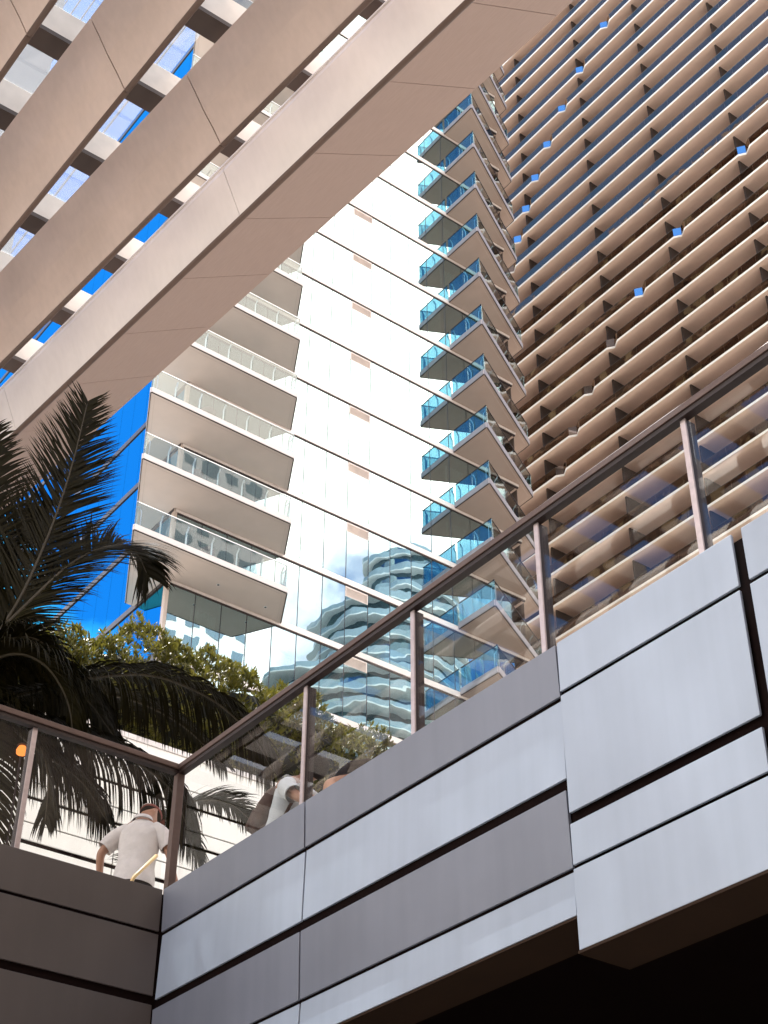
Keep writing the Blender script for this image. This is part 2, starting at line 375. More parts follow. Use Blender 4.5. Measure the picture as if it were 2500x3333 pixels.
js = [Y0, 7.45, 14.85, 22.3, 29.8, Y1]
for (xl, sl) in lou:
    for a, b in zip(js[:-1], js[1:]): louver(xl, sl, .80, 1.22, a+.012, b-.012)
# edge beam: white inner face, rounded dark nose, brown ribbed underside
es = -.062
def ex(y): return 9.19+es*(y-12.2)
ej = [Y0+1.9*i for i in range(20)]; ej = [12.2+1.9*(i-5) for i in range(20)]
for a, b in zip(ej[:-1], ej[1:]):
    a2, b2_ = a+.006, b-.006
    MB().add([(ex(a2)+.03, a2, ZC), (ex(a2)+1.92, a2, ZC+1.30), (ex(b2_)+1.92, b2_, ZC+1.30), (ex(b2_)+.03, b2_, ZC),
              (ex(a2)+.03, a2, ZC+.06), (ex(a2)+1.88, a2, ZC+1.36), (ex(b2_)+1.88, b2_, ZC+1.36), (ex(b2_)+.03, b2_, ZC+.06)],
             [(0, 1, 2, 3), (7, 6, 5, 4), (0, 4, 5, 1), (1, 5, 6, 2), (2, 6, 7, 3), (3, 7, 4, 0)]).build('soffit_panel', 'beam_brown', can, (ex(a), a, ZC))
ya, yb = ej[0], ej[-1]
for a, b in [(ya, 8.4), (8.4, 16.0), (16.0, 23.6), (23.6, 31.2), (31.2, yb)]:
    a2, b2_ = a+.006, b-.006
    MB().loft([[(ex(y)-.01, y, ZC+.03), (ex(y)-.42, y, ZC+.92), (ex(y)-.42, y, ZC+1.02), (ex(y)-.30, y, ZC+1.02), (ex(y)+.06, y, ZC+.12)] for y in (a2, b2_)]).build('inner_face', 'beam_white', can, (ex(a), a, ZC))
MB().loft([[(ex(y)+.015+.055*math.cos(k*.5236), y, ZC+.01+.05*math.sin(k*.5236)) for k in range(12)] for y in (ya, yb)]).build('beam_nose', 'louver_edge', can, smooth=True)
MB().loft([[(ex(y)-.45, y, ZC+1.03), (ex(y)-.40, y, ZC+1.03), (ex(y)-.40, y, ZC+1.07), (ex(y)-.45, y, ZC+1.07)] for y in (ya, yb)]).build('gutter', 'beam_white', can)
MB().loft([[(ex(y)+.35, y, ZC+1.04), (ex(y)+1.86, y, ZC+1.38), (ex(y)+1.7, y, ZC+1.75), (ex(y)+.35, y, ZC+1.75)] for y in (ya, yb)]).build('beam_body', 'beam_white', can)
# cross beams (lit side and shaded underside put into the colours) and roof glass
kz = (ZC+1.62-1.6)/20.
for i in range(-6, 14):
    y = (14.6+1.755*i)*kz
    if not (Y0 < y < Y1-.6): continue
    MB().box(-13.0, ex(y)+.34, y, y+.42, ZC+1.60, ZC+1.70).build('beam_underside', 'roof_beam_bottom', can, (2, y, ZC+1.6))
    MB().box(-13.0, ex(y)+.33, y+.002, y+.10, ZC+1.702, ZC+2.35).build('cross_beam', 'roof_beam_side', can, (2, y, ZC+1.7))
for i in range(-6, 14):
    y = (14.6+1.755*i)*kz
    if not (Y0 < y < Y1-2.3): continue
    for xa, xb in [(-4, -1.2), (-1.2, 1.6), (1.6, 4.4), (4.4, 7.2)]:
        plate('roof_pane', (xa+.01, y+.01), (xb-.01, y+.01), ZC+2.36, ZC+2.37, .02, 'roof_glass', can) if False else \
        inst('roof_pane', ('roof_pane', 1), lambda: MB().box(0, 2.78, 0, 1.755*kz-.02, 0, .02), 'roof_glass', can, (xa+.01, y+.01, ZC+2.36))

# ================================================================== glass tower with balconies
ZB, FH = 35.68, 3.425
YA, XC, XJ = 44.8, 23.2, 38.02
t1 = empty('glass_tower', (XC, YA, 0), 'glass tower with chevron balconies reflecting white sky, centre', 'building')
K0, K1, KTOP = -4, 12, 34
pane_x = [23.335+1.205*i for i in range(16)]          # 23.335 .. 41.41
pane_y = [45.0+1.205*i for i in range(20)]            # left (blue) face
XR = 42.3
def lvl(k): return ZB+FH*k
def shared_pane(name, mat, w_, h_, parent, loc, rz):
    return inst(name, (name, mat, round(w_, 3), round(h_, 3)), lambda: MB().box(0, w_, 0, .02, 0, h_), mat, parent, loc, rz)
for k in range(K0, KTOP):
    z = lvl(k); detail = K0 < k < K1
    # floor plate behind the glass
    MB().box(XC+.15, XR-.15, YA+.15, YA+7, z-.05, z+.12).build('floor_plate', 'interior', t1)
    MB().box(XC-.04, XC+.06, YA-.0, 72, z-.10, z+.17).build('band', 'mullion', t1, (XC, YA+3, z))
    MB().box(XC+.062, XR, YA-.06, YA+.08, z-.10, z+.17).build('band', 'band_metal', t1, (30, YA, z))
    MB().box(XC+.062, XR, YA-.02, YA+.07, z-.18, z-.102).build('band_shade_strip', 'gap_dark', t1, (30, YA, z))  # dark strip stands for the shade under the band
    h_ = FH-.37
    if detail or k < K1:
        for i in range(15):
            x = pane_x[i]
            vent = (i == 7)
            hh = h_-(.52 if vent and k >= -1 else 0)
            shared_pane('pane', 'glass_front', 1.163, hh, t1, (x+.021, YA+.0, z+.18), 0)
            if vent and k >= -1:
                key = 'vent'
                def mk():
                    b = MB(); b.box(0, 1.19, 0, .05, 0, .03); b.box(0, 1.19, 0, .05, .46, .50); b.box(0, .03, 0, .05, .03, .46); b.box(1.16, 1.19, 0, .05, .03, .46)
                    b.box(.03, 1.16, .045, .06, .03, .46)
                    for s_ in range(7):
                        zz = .05+s_*.06; b.add([(.03, .0, zz), (1.16, .0, zz), (1.16, .04, zz+.035), (.03, .04, zz+.035), (.03, .0, zz+.008), (1.16, .0, zz+.008), (1.16, .04, zz+.043), (.03, .04, zz+.043)], [(0, 1, 2, 3), (4, 5, 6, 7), (0, 1, 5, 4), (2, 3, 7, 6)])
                    return b
                inst('vent', key, mk, 'vent_metal', t1, (x+.007, YA-.01, z+FH-.69))
        for i in range(20):
            y = pane_y[i]
            if i < 12: shared_pane('pane', 'glass_sky_blue', 1.191, h_, t1, (XC, y+.007+1.191, z+.18), -math.pi/2)
        MB().box(XC, XC+.02, pane_y[12], 72, z+.18, z+.18+h_).build('far_glazing', 'glass_sky_blue', t1)
    else:
        MB().box(XC+.13, XR, YA, YA+.02, z+.18, z+.18+h_).build('upper_glazing', 'glass_front', t1)
        MB().box(XC, XC+.02, YA+.2, 72, z+.18, z+.18+h_).build('upper_glazing', 'glass_sky_blue', t1)
# mullion lines behind the joints, corner column, core, back
mu = MB()
for x in pane_x: mu.box(x-.03, x+.03, YA+.022, YA+.12, lvl(K0), lvl(K1))
mu.build('mullions', 'mullion', t1)
mu = MB()
for y in pane_y[:13]: mu.box(XC+.022, XC+.10, y-.012, y+.012, lvl(K0), lvl(K1))
mu.build('mullions', 'mullion', t1)
MB().box(XC-.02, XC+.13, YA-.03, YA+.19, lvl(K0), lvl(KTOP)-.2).build('corner_column', 'column', t1)
MB().box(XC+2.2, XR-1.5, YA+5.2, 132, 0, lvl(KTOP)).build('core', 'interior_dark', t1)
MB().box(XC+.2, XR-.2, YA+.3, 135, lvl(KTOP)-.2, lvl(KTOP)+1).build('roof', 'fascia_white', t1)
rs = MB()
for k in range(K0, KTOP):
    z = lvl(k); rs.box(XR, XR+.02, YA+.1, 135, z+.18, z+FH-.18)
rs.build('side_wall', 't2_wall', t1)
paint('reflect_cream', (.55, .49, .36), .8, var=.15); rw = random.Random(5); rs = MB()  # pale boxes added to break up reflections in the right tower's railings
for k in range(K0, KTOP):
    for q in range(36):
        if rw.random() < .28: rs.box(XR+.021, XR+.05, YA+4+q*2.4, YA+4+q*2.4+rw.uniform(.8, 2.1), lvl(k)+.2+rw.uniform(0, 1.2), lvl(k)+FH-.2)
tag(rs.build('reflect_strips', 'reflect_cream', t1), kind='stuff')
rs = MB()
for k in range(K0, KTOP): rs.box(XR-.1, XR+1.0, YA+4, 135, lvl(k)-.1, lvl(k)+.17)
rs.build('side_slabs', 'soffit_right', t1)
# curtains behind some panes
def mk_curtain():
    b = MB(); n_ = 48; vs = []; fs = []
    for i in range(n_+1):
        x = .04+1.12*i/n_; y = .05*math.sin(i*.9)+.02*math.sin(i*2.3)
        vs += [(x, y, 0), (x, y, 2.7)]
    for i in range(n_): fs.append((2*i, 2*i+2, 2*i+3, 2*i+1))
    return b.add(vs, fs)
rc = random.Random(3)
for k in range(-2, 9):
    for i in range(14):
        if rc.random() < (.55 if i > 8 or k < 1 else .3):
            inst('curtain', 'curtain', mk_curtain, 'curtain', t1, (pane_x[i]+.02, YA+.38, lvl(k)+.14))

def post_mesh():
    # flat steel upright whose head cranks forward to the rail
    b = MB(); b.box(-.03, .03, -.012, .012, 0, .78)
    b.add([(-.03, -.012, .78), (.03, -.012, .78), (.03, .012, .78), (-.03, .012, .78), (-.03, -.16, .98), (.03, -.16, .98), (.03, -.14, 1.0), (-.03, -.14, 1.0)], [(0, 1, 5, 4), (1, 2, 6, 5), (2, 3, 7, 6), (3, 0, 4, 7), (4, 5, 6, 7)])
    return b
def balcony(k, poly, back, fascia_mat, soffit_mat, fh, edges_, rail_mat, npan, simple=False):
    """poly: soffit outline; edges_: open sides as index pairs along poly; npan panels for each side"""
    z = lvl(k); c = Vector((sum(p[0] for p in poly)/len(poly), sum(p[1] for p in poly)/len(poly), z))
    n_ = len(poly)
    slab = MB().prism(poly, z+.004, z+fh-.03).build('balcony', soffit_mat, t1, tuple(c))
    fa = MB(); gp = MB(); rl = MB(); jb = MB()
    for (i, j), np_ in zip(edges_, npan):
        a, b = Vector(poly[i]), Vector(poly[j]); d = (b-a).normalized(); out = Vector((d.y, -d.x))
        fa.bar(a-d*.0, b+d*.0, .05, z+.02, z+fh, off=-.03)
        gp.bar(a, b, .03, z-.012, z+.018, off=-.015)
        jb.bar(a+d*.16, b-d*.16, .012, z-.0, z+.003, off=.16)
        rl.bar(a, b, .04, z+fh+1.075, z+fh+1.11, off=.03)
        L = (b-a).length/np_
        for q in range(np_):
            pa, pb = a+d*L*q, a+d*L*(q+1)
            if simple: continue
            plate('glass_panel', pa, pb, z+fh-.05, z+fh+1.072, .015, rail_mat(d), slab, gap=.008, off=.03)
            pp = pa+d*(.16 if q == 0 else .03)
            o = inst('post', 'post', post_mesh, 'steel', slab, (pp.x-out.x*.20, pp.y-out.y*.20, z+fh-.03), math.atan2(d.y, d.x))
        if not simple:
            pp = b-d*.16
            inst('post', 'post', post_mesh, 'steel', slab, (pp.x-out.x*.20, pp.y-out.y*.20, z+fh-.03), math.atan2(d.y, d.x))
        else:
            plate('glass_panel', a, b, z+fh-.05, z+fh+1.072, .015, rail_mat(d), slab, gap=.008, off=.03)
    fa.build('fascia', fascia_mat, slab); gp.build('shadow_gap', 'gap_dark', slab); jb.build('soffit_joint', 'column', slab); rl.build('top_rail', 'gap_dark' if fascia_mat == 'fascia_grey' else 'steel', slab)
    return slab
left_poly = [(20.54, 42.74), (27.48, 42.78), (28.50, 44.72), (XC-.06, 44.72), (XC-.06, 47.28), (22.78, 47.28)]
right_poly = [(38.06, 44.72), (38.10, 42.28), (43.50, 45.06), (43.52, 46.13), (42.32, 46.13), (42.32, 44.72)]
for k in range(0, KTOP-1):
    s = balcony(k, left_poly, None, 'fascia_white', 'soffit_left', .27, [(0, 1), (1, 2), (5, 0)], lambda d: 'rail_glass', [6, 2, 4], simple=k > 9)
    if k == 0:
        for (x, y) in [(22.5, 44.06), (22.55, 45.46), (27.36, 44.1), (25.0, 43.9)]:
            dl = MB(); dl.tube([(x, y, lvl(0)-.012), (x, y, lvl(0)+.003)], .07, 14); dl.build('downlight_trim', 'steel', s)
            dl = MB(); dl.tube([(x, y, lvl(0)-.014), (x, y, lvl(0)-.0125)], .05, 14); dl.build('downlight', 'gap_dark', s)
for k in range(-2, KTOP-1):
    balcony(k, right_poly, None, 'fascia_grey', 'soffit_right', .33, [(0, 1), (1, 2), (2, 3)], lambda d: 'rail_sky_tint' if abs(d.y) > .9 else 'rail_glass', [2, 5, 1], simple=k > 12)
pod = MB().box(XC-.1, XR, YA+.2, 135, 0, lvl(K0)-.2); pod.build('base', 'fascia_white', t1)

# ================================================================== tower with slab balconies
X2, ZU, F2 = 75.0, 96.95, 3.178
t2 = empty('apartment_tower', (X2, 60, 0), 'beige apartment tower with stacked balcony slabs and brown dividers, right', 'building')
Ya, Yb = 38.0, 92.0
notch = {13: 57.5, 14: 49.6, 12: 62.52, 11: 66.46, 10: 69.43, 9: 71.96, 8: 74.05, 7: 75.71, 6: 77.2, 5: 78.5, 2: 49.57, 1: 57.51, 0: 62.62, -1: 66.52, -2: 69.72, -3: 72.01, -4: 73.98, -5: 75.7, -10: 49.57, -11: 57.51, 4: 39.0}
divs = [41.9, 50.51, 59.08, 67.27, 76.23, 85.0]
cnt = 0; rest = MB()
for n_ in range(-14, 20):
    z = ZU+F2*n_
    poly = [(X2+3.2, Yb), (X2, Yb)]; seg = []
    if n_ in notch:
        yc = notch[n_]-.0
        A1, A2, A3 = (X2, yc+.60), (X2+.42, yc+.02), (X2, yc-.72)
        poly += [A1, A2, A3]; seg = [((X2, Yb), A1), (A1, A2), (A2, A3), (A3, (X2, Ya))]
    else: seg = [((X2, Yb), (X2, Ya))]
    poly += [(X2, Ya), (X2+3.2, Ya)]
    slab = MB().prism(poly, z, z+.16).build('balcony', 't2_slab', t2, (X2, 60, z))
    ed = MB()
    for a, b in seg: ed.bar(a, b, .03, z-.02, z+.195, off=-.016)
    ed.build('slab_edge', 't2_edge', slab)
    for ia, (a, b) in enumerate(seg):
        L = (Vector(b)-Vector(a)).length; d = (Vector(b)-Vector(a)).normalized()
        if L < 2:
            plate('notch_glass', a, b, z+.178, z+1.12, .015, 't2_notch' if ia == 1 else 't2_rail', slab, gap=.01, off=-.005); continue
        # panels of 1.45 m counted from the divider grid
        ys_ = sorted({a[1], b[1]} | {50.51-1.48*j for j in range(-40, 12) if min(a[1], b[1])+.3 < 50.51-1.48*j < max(a[1], b[1])-.3})
        for y0, y1 in zip(ys_[:-1], ys_[1:]):
            vis = 47 < y0 < 77 and -9 < n_ < 16
            if vis and cnt < 296 and (n_ <= 3) and y0 < 78:
                plate('glass_panel', (X2+.03, y1), (X2+.03, y0), z+.1, z+1.10, .015, 't2_rail', slab, gap=.008); cnt += 1
            else: rest.bar((X2+.03, y1-.008), (X2+.03, y0+.008), .015, z+.1, z+1.10)
    rl = MB()
    for a, b in seg: rl.bar(a, b, .03, z+1.10, z+1.125, off=0.03)
    rl.build('top_rail', 't2_post', slab)
    for y in divs: 
        inst('divider', 'divider', lambda: MB().box(0, 2.7, -.07, .07, 0, F2-.165), 't2_divider', t2, (X2+.40, y, z+.162))
tag(rest.build('glass_panels', 't2_rail', t2), kind='stuff')
MB().box(X2+3.1, X2+20, Ya, Yb, 0, ZU+F2*21).build('window_wall', 't2_wall', t2)
fm = MB()
for n_ in range(-14, 20):
    for j in range(24): fm.box(X2+3.04, X2+3.098, Ya+.8+j*2.2, Ya+.88+j*2.2, ZU+F2*n_+.165, ZU+F2*(n_+1)-.01)
fm.build('window_frames', 't2_post', t2)

# ================================================================== podium with white cladding and planter hedge
YP = 28.0
po = empty('podium', (12, YP, 0), 'white panelled podium wall with dark grooves behind the palm fronds', 'building')
MB().box(-18, 40, YP+.05, 44.5, 0, 18.3).build('mass', 'joint_black', po)
rows = [(17.57, 18.33), (17.20, 17.54), (16.62, 17.12), (16.28, 16.59), (15.70, 16.20), (15.3, 15.67), (14.7, 15.2), (14.3, 14.67), (13.7, 14.2), (0.2, 13.67)]
jx = [-18, -12.6, -7.3, -2.0, 3.3, 8.6, 13.93, 19.25, 24.5, 29.8, 35, 40]
for r0, r1 in rows:
    for a, b in zip(jx[:-1], jx[1:]):
        MB().box(a+.012, b-.012, YP, YP+.04, r0, r1).build('panel', 'white_cladding', po, ((a+b)/2, YP, (r0+r1)/2), bevel=.004)
MB().box(-18, 40, YP-.03, YP+.6, 18.34, 18.46).build('coping', 'white_coping', po)

hed = empty('hedge', (17, 29.5, 18.3), 'dense leafy green hedge spilling over the white podium wall', 'hedge')
hx = [8, 10, 11.2, 12.4, 13.6, 14.6, 15.7, 16.8, 18, 18.7, 19.9, 20.9, 22.7, 25, 28]
hz = [20.6, 20.7, 20.6, 20.9, 21.4, 21.95, 22.0, 21.85, 21.85, 21.7, 21.65, 21.2, 21.3, 21.2, 21.0]
def top_z(x): return float(np.interp(x, hx, hz))
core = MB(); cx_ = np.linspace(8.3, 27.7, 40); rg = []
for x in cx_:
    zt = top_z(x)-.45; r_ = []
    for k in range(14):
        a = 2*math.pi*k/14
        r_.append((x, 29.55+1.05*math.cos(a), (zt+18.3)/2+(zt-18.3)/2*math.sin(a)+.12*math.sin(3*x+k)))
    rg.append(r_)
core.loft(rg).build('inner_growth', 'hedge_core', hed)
V_ = []; F_ = []
def add_leaf(p, d, nrm, L, W_):
    d = d/np.linalg.norm(d); s = np.cross(d, nrm); s /= (np.linalg.norm(s)+1e-9); n2 = np.cross(s, d)
    b = len(V_)
    V_.extend([p, p+d*L*.45+s*W_*.5+n2*W_*.18, p+d*L, p+d*L*.45-s*W_*.5+n2*W_*.18, p+d*L*.5])
    F_.extend([(b, b+1, b+4), (b+1, b+2, b+4), (b, b+4, b+3), (b+4, b+2, b+3)])
for _ in range(5600):
    x = RNG.uniform(8.2, 27.8); zt = top_z(x)+.22*math.sin(x*2.7)+.16*math.sin(x*6.1+1)+.1*math.sin(x*11+2)
    a = RNG.uniform(-.9, 1.25)*math.pi*.5+math.pi/2      # mostly front and top
    a = RNG.uniform(math.pi*.42, math.pi*1.42)
    y = 29.55+1.35*math.cos(a); zc = (zt+18.2)/2; hh = (zt-18.2)/2
    lump = 1+.13*math.sin(x*3.1+5*a)+.10*math.sin(x*5.3-7*a+2)
    z = zc+hh*math.sin(a)*(.97+.03*lump); y = 29.55+1.35*lump*math.cos(a)
    if RNG.random() < .25: z -= RNG.uniform(0, .35); y += RNG.uniform(0, .4)
    if math.sin(a) > .9 and RNG.random() < .3: z += RNG.uniform(0, .35)
    c = np.array([x, y, z]); ax = np.array([RNG.normal(0, .35), .55*math.cos(a)+RNG.normal(0, .3), .75+.3*math.sin(a)]); ax /= np.linalg.norm(ax)
    for q in range(8):
        th = q*2.4+RNG.uniform(0, .5); tl = RNG.uniform(.35, 1.15)
        u = np.cross(ax, [1, 0, 0]); u /= np.linalg.norm(u); v = np.cross(ax, u)
        d = ax*math.cos(tl)+(u*math.cos(th)+v*math.sin(th))*math.sin(tl)
        add_leaf(c+d*.02+ax*RNG.uniform(-.12, .06), d, ax, RNG.uniform(.13, .21), RNG.uniform(.05, .075))
def np_mesh(name, V, F, mat, parent, origin):
    me = bpy.data.meshes.new(name); me.from_pydata((np.array(V)-np.array(origin)).tolist(), [], F); me.materials.append(MAT[mat]); me.update()
    o = bpy.data.objects.new(name, me); place(o, parent, origin); return o
tag(np_mesh('foliage', V_, F_, 'hedge_leaf', hed, (17, 29.5, 18.3)), kind='stuff')

# ================================================================== palms
def bez(pts, n):
    # Catmull-Rom through points
    P = [Vector(p) for p in pts]; P = [P[0]*2-P[1]]+P+[P[-1]*2-P[-2]]; out = []
    segs = len(P)-3
    for i in range(n+1):
        t_ = i/n*segs; s_ = min(int(t_), segs-1); u = t_-s_
        a, b, c, d = P[s_:s_+4]
        out.append(.5*((2*b)+(-a+c)*u+(2*a-5*b+4*c-d)*u*u+(-a+3*b-3*c+d)*u**3))
    return out
def frond(root, pts, L, droop, spread=.9, n=46, side=None, rnd=0, r0=.022, forward=.5):
    """feather frond: rachis through pts with a row of folded leaflets down each side"""
    R = random.Random(rnd); path = bez(pts, n); o = MB()
    o.tube(path, [r0*(1-.85*i/n)+.003 for i in range(n+1)], 6)
    fr = o.build('frond', 'rachis', root, tuple(path[0]), smooth=True)
    V = []; F = []
    for i in range(3, n+1):
        p = path[i]; d = (path[min(i+1, n)]-path[max(i-1, 0)]).normalized()
        s = d.cross(Vector((0, 0, 1)))
        if side: s = Vector(side)-d*Vector(side).dot(d)
        s.normalize(); upv = s.cross(d).normalized()
        if upv.z < 0: upv = -upv
        u = i/n; ll = L*(.45+.9*math.sin(math.pi*min(1, u*.85+.12)))*R.uniform(.85, 1.1)*.8
        for sg in (-1, 1):
            for rep in range(4):
                p2 = p+d*((rep-1.5)*(path[1]-path[0]).length*.25)
                w_ = (s*sg*spread+d*(forward+.5*u)+upv*R.uniform(.05, .3)).normalized()
                w_ = (w_+Vector((R.gauss(0, .07), R.gauss(0, .07), R.gauss(0, .05)))).normalized()
                wid = .0175*R.uniform(.8, 1.2); b = len(V); K = 6; pos = p2.copy(); dr = w_.copy()
                lat = d.cross(w_);
                lat = (d-w_*d.dot(w_)).normalized()
                for q in range(K+1):
                    tt = q/K; ww = wid*(1-tt)**.7*(.55+.45*min(1, tt*5))
                    V.append(tuple(pos+lat*ww)); V.append(tuple(pos-lat*ww))
                    pos = pos+dr*(ll/K); dr = (dr+Vector((0, 0, -droop*(.35+tt)*.42))).normalized()
                for q in range(K): F.append((b+2*q, b+2*q+1, b+2*q+3, b+2*q+2))
    me = bpy.data.meshes.new('leaflets'); org = path[0]
    me.from_pydata([(a-org.x, b-org.y, c-org.z) for a, b, c in V], [], F); me.materials.append(MAT['palm_leaf']); me.update()
    lo = bpy.data.objects.new('leaflets', me); place(lo, fr, tuple(org)); tag(lo, kind='stuff')
    return fr
pc = Vector((4.75, 13.7, 9.75))
pm = empty('palm_tree', (pc.x, pc.y+.15, 0), 'tall coconut palm with dark arching fronds at the left edge', 'palm tree')
tr = MB(); tp = [Vector((pc.x-.25*math.sin(i/14*2), pc.y+.15, 9.8*i/24)) for i in range(25)]
tr.tube([(pc.x-.3*(1-i/24), pc.y+.15, 9.75*i/24) for i in range(25)], [.19-.07*i/24+.008*(i % 2) for i in range(25)], 12)
tr.build('trunk', 'trunk', pm, smooth=True)
Yp = 13.5
frond(pm, [(4.75, 13.7, 9.8), (5.15, Yp, 10.6), (5.42, Yp, 11.7), (5.58, Yp, 12.8), (5.66, Yp, 13.9)], .85, .12, 1.0, 54, (1, -.2, 0), 1, forward=.75)
frond(pm, [(4.7, 13.7, 9.8), (4.75, 13.6, 11.0), (4.65, 13.5, 12.1), (4.55, 13.5, 12.9)], .75, .2, 1.0, 44, (1, -.2, 0), 2, forward=.8)
frond(pm, [(4.75, 13.7, 9.8), (5.25, 13.45, 10.7), (5.7, 13.35, 11.45), (6.12, 13.3, 11.85), (6.45, 13.3, 11.9), (6.62, 13.3, 11.7)], .85, .55, .95, 50, (.5, -.7, -.3), 3, forward=.7)
frond(pm, [(4.75, 13.6, 9.55), (5.4, 13.45, 9.72), (5.97, 13.35, 10.05), (6.78, 13.25, 10.36), (7.57, 13.2, 10.3), (8.15, 13.2, 10.0), (8.4, 13.2, 9.7)], .92, 2.6, .6, 66, None, 5)
frond(pm, [(4.75, 13.8, 9.7), (5.5, 13.9, 9.95), (6.2, 14.0, 10.3), (7.0, 14.1, 10.52), (7.7, 14.1, 10.42), (8.3, 14.1, 10.1)], .55, 1.3, .85, 60, None, 6)
frond(pm, [(4.75, 13.6, 9.4), (5.3, 13.4, 9.38), (5.81, 13.3, 9.36), (6.55, 13.2, 9.28), (7.1, 13.15, 9.05), (7.35, 13.15, 8.7)], 1.0, 2.6, .6, 62, None, 7)
frond(pm, [(4.7, 13.6, 9.4), (5.1, 13.3, 9.5), (5.45, 13.1, 9.2), (5.65, 13.0, 8.7), (5.7, 13.0, 8.2)], .6, 1.4, .9, 44, None, 8)
frond(pm, [(4.7, 13.6, 9.3), (5.1, 13.35, 9.35), (5.6, 13.3, 9.1), (6.1, 13.2, 8.85), (6.45, 13.2, 8.5)], .75, 2.2, .7, 50, None, 14)
frond(pm, [(4.7, 13.6, 9.6), (5.2, 13.5, 10.0), (5.7, 13.5, 10.1), (6.2, 13.5, 9.95), (6.6, 13.5, 9.6)], .8, 2.2, .7, 50, None, 15)
frond(pm, [(4.7, 13.6, 9.5), (4.9, 13.3, 10.0), (5.3, 13.1, 10.2), (5.65, 13.0, 9.9), (5.85, 13.0, 9.4)], .65, 1.2, .9, 44, None, 9)
frond(pm, [(4.65, 13.6, 9.5), (4.8, 13.3, 9.4), (5.05, 13.1, 8.9), (5.15, 13.0, 8.2), (5.15, 13.0, 7.6)], .55, .8, 1., 44, (1, 0, 0), 10)
frond(pm, [(4.75, 13.5, 9.6), (5.05, 13.1, 9.9), (5.4, 12.95, 9.85), (5.7, 12.9, 9.5), (5.85, 12.9, 9.0)], .75, 1.5, .85, 44, None, 17)
frond(pm, [(4.7, 13.7, 9.8), (4.9, 13.8, 11.0), (5.2, 13.9, 11.9), (5.55, 13.9, 12.3)], .8, .4, .9, 46, (1, -.2, 0), 19)
p2_ = empty('palm_tree', (7.05, 14.0, 0), 'small palm behind the corner post with one ribbed frond showing', 'palm tree')
MB().tube([(7.05, 14.0, 8.3*i/12) for i in range(13)], [.10-.03*i/12 for i in range(13)], 10).build('trunk', 'trunk', p2_, smooth=True)
frond(p2_, [(7.05, 14.0, 8.3), (7.25, 13.8, 8.85), (7.5, 13.6, 8.95), (7.72, 13.55, 8.6), (7.8, 13.5, 8.2)], .38, .9, .9, 36, None, 12, .012)
frond(p2_, [(7.05, 14.0, 8.3), (7.5, 14.2, 9.1), (8.0, 14.3, 9.6), (8.5, 14.3, 9.75), (8.9, 14.3, 9.6)], .5, .5, .95, 40, None, 13, .012)
lp = empty('lantern', (5.32, 12.95, 8.6), 'small glowing orange lantern among dark palm fronds', 'lamp')
lb = MB(); lb.loft([[(5.32+r*math.cos(k*.5236), 12.95+r*math.sin(k*.5236), 8.82+h) for k in range(12)] for r, h in ((.02, -.05), (.05, -.03), (.055, .01), (.035, .05))]); lb.build('bulb', 'lamp_glow', lp, smooth=True)
MB().tube([(5.32, 12.95, 6.49), (5.32, 12.95, 8.76)], .012, 8).build('stem', 'bronze_dark', lp)
MB().loft([[(5.32+r*math.cos(k*.5236), 12.95+r*math.sin(k*.5236), 8.875+h) for k in range(12)] for r, h in ((.06, 0), (.02, .03))]).build('cap', 'bronze_dark', lp)

# ================================================================== people
def skin_mesh(name, nodes, links, mat, parent, origin, root=0, sub=2):
    bm = bmesh.new(); sk = bm.verts.layers.skin.verify(); vs = []
    for i, (p, r) in enumerate(nodes):
        v = bm.verts.new((p[0], p[1], p[2])); rr = r if isinstance(r, tuple) else (r, r); v[sk].radius = rr; v[sk].use_root = (i == root); vs.append(v)
    for a, b in links: bm.edges.new((vs[a], vs[b]))
    me = bpy.data.meshes.new(name); bm.to_mesh(me); bm.free(); me.materials.append(MAT[mat])
    o = bpy.data.objects.new(name, me); place(o, parent, origin)
    sm = o.modifiers.new('skin', 'SKIN'); sm.use_smooth_shade = True
    ss = o.modifiers.new('sub', 'SUBSURF'); ss.levels = sub; ss.render_levels = sub
    return o
def ell(c, ax, rx, ry, n=18, tw=0.):
    """ring of n points round c, perpendicular to ax, half axes rx (sideways) and ry (front-back)"""
    c = Vector(c); ax = Vector(ax).normalized(); u = Vector((math.cos(tw), math.sin(tw), 0)); u = (u-ax*u.dot(ax)).normalized(); v = ax.cross(u)
    return [tuple(c+u*math.cos(2*math.pi*k/n)*rx+v*math.sin(2*math.pi*k/n)*ry) for k in range(n)]
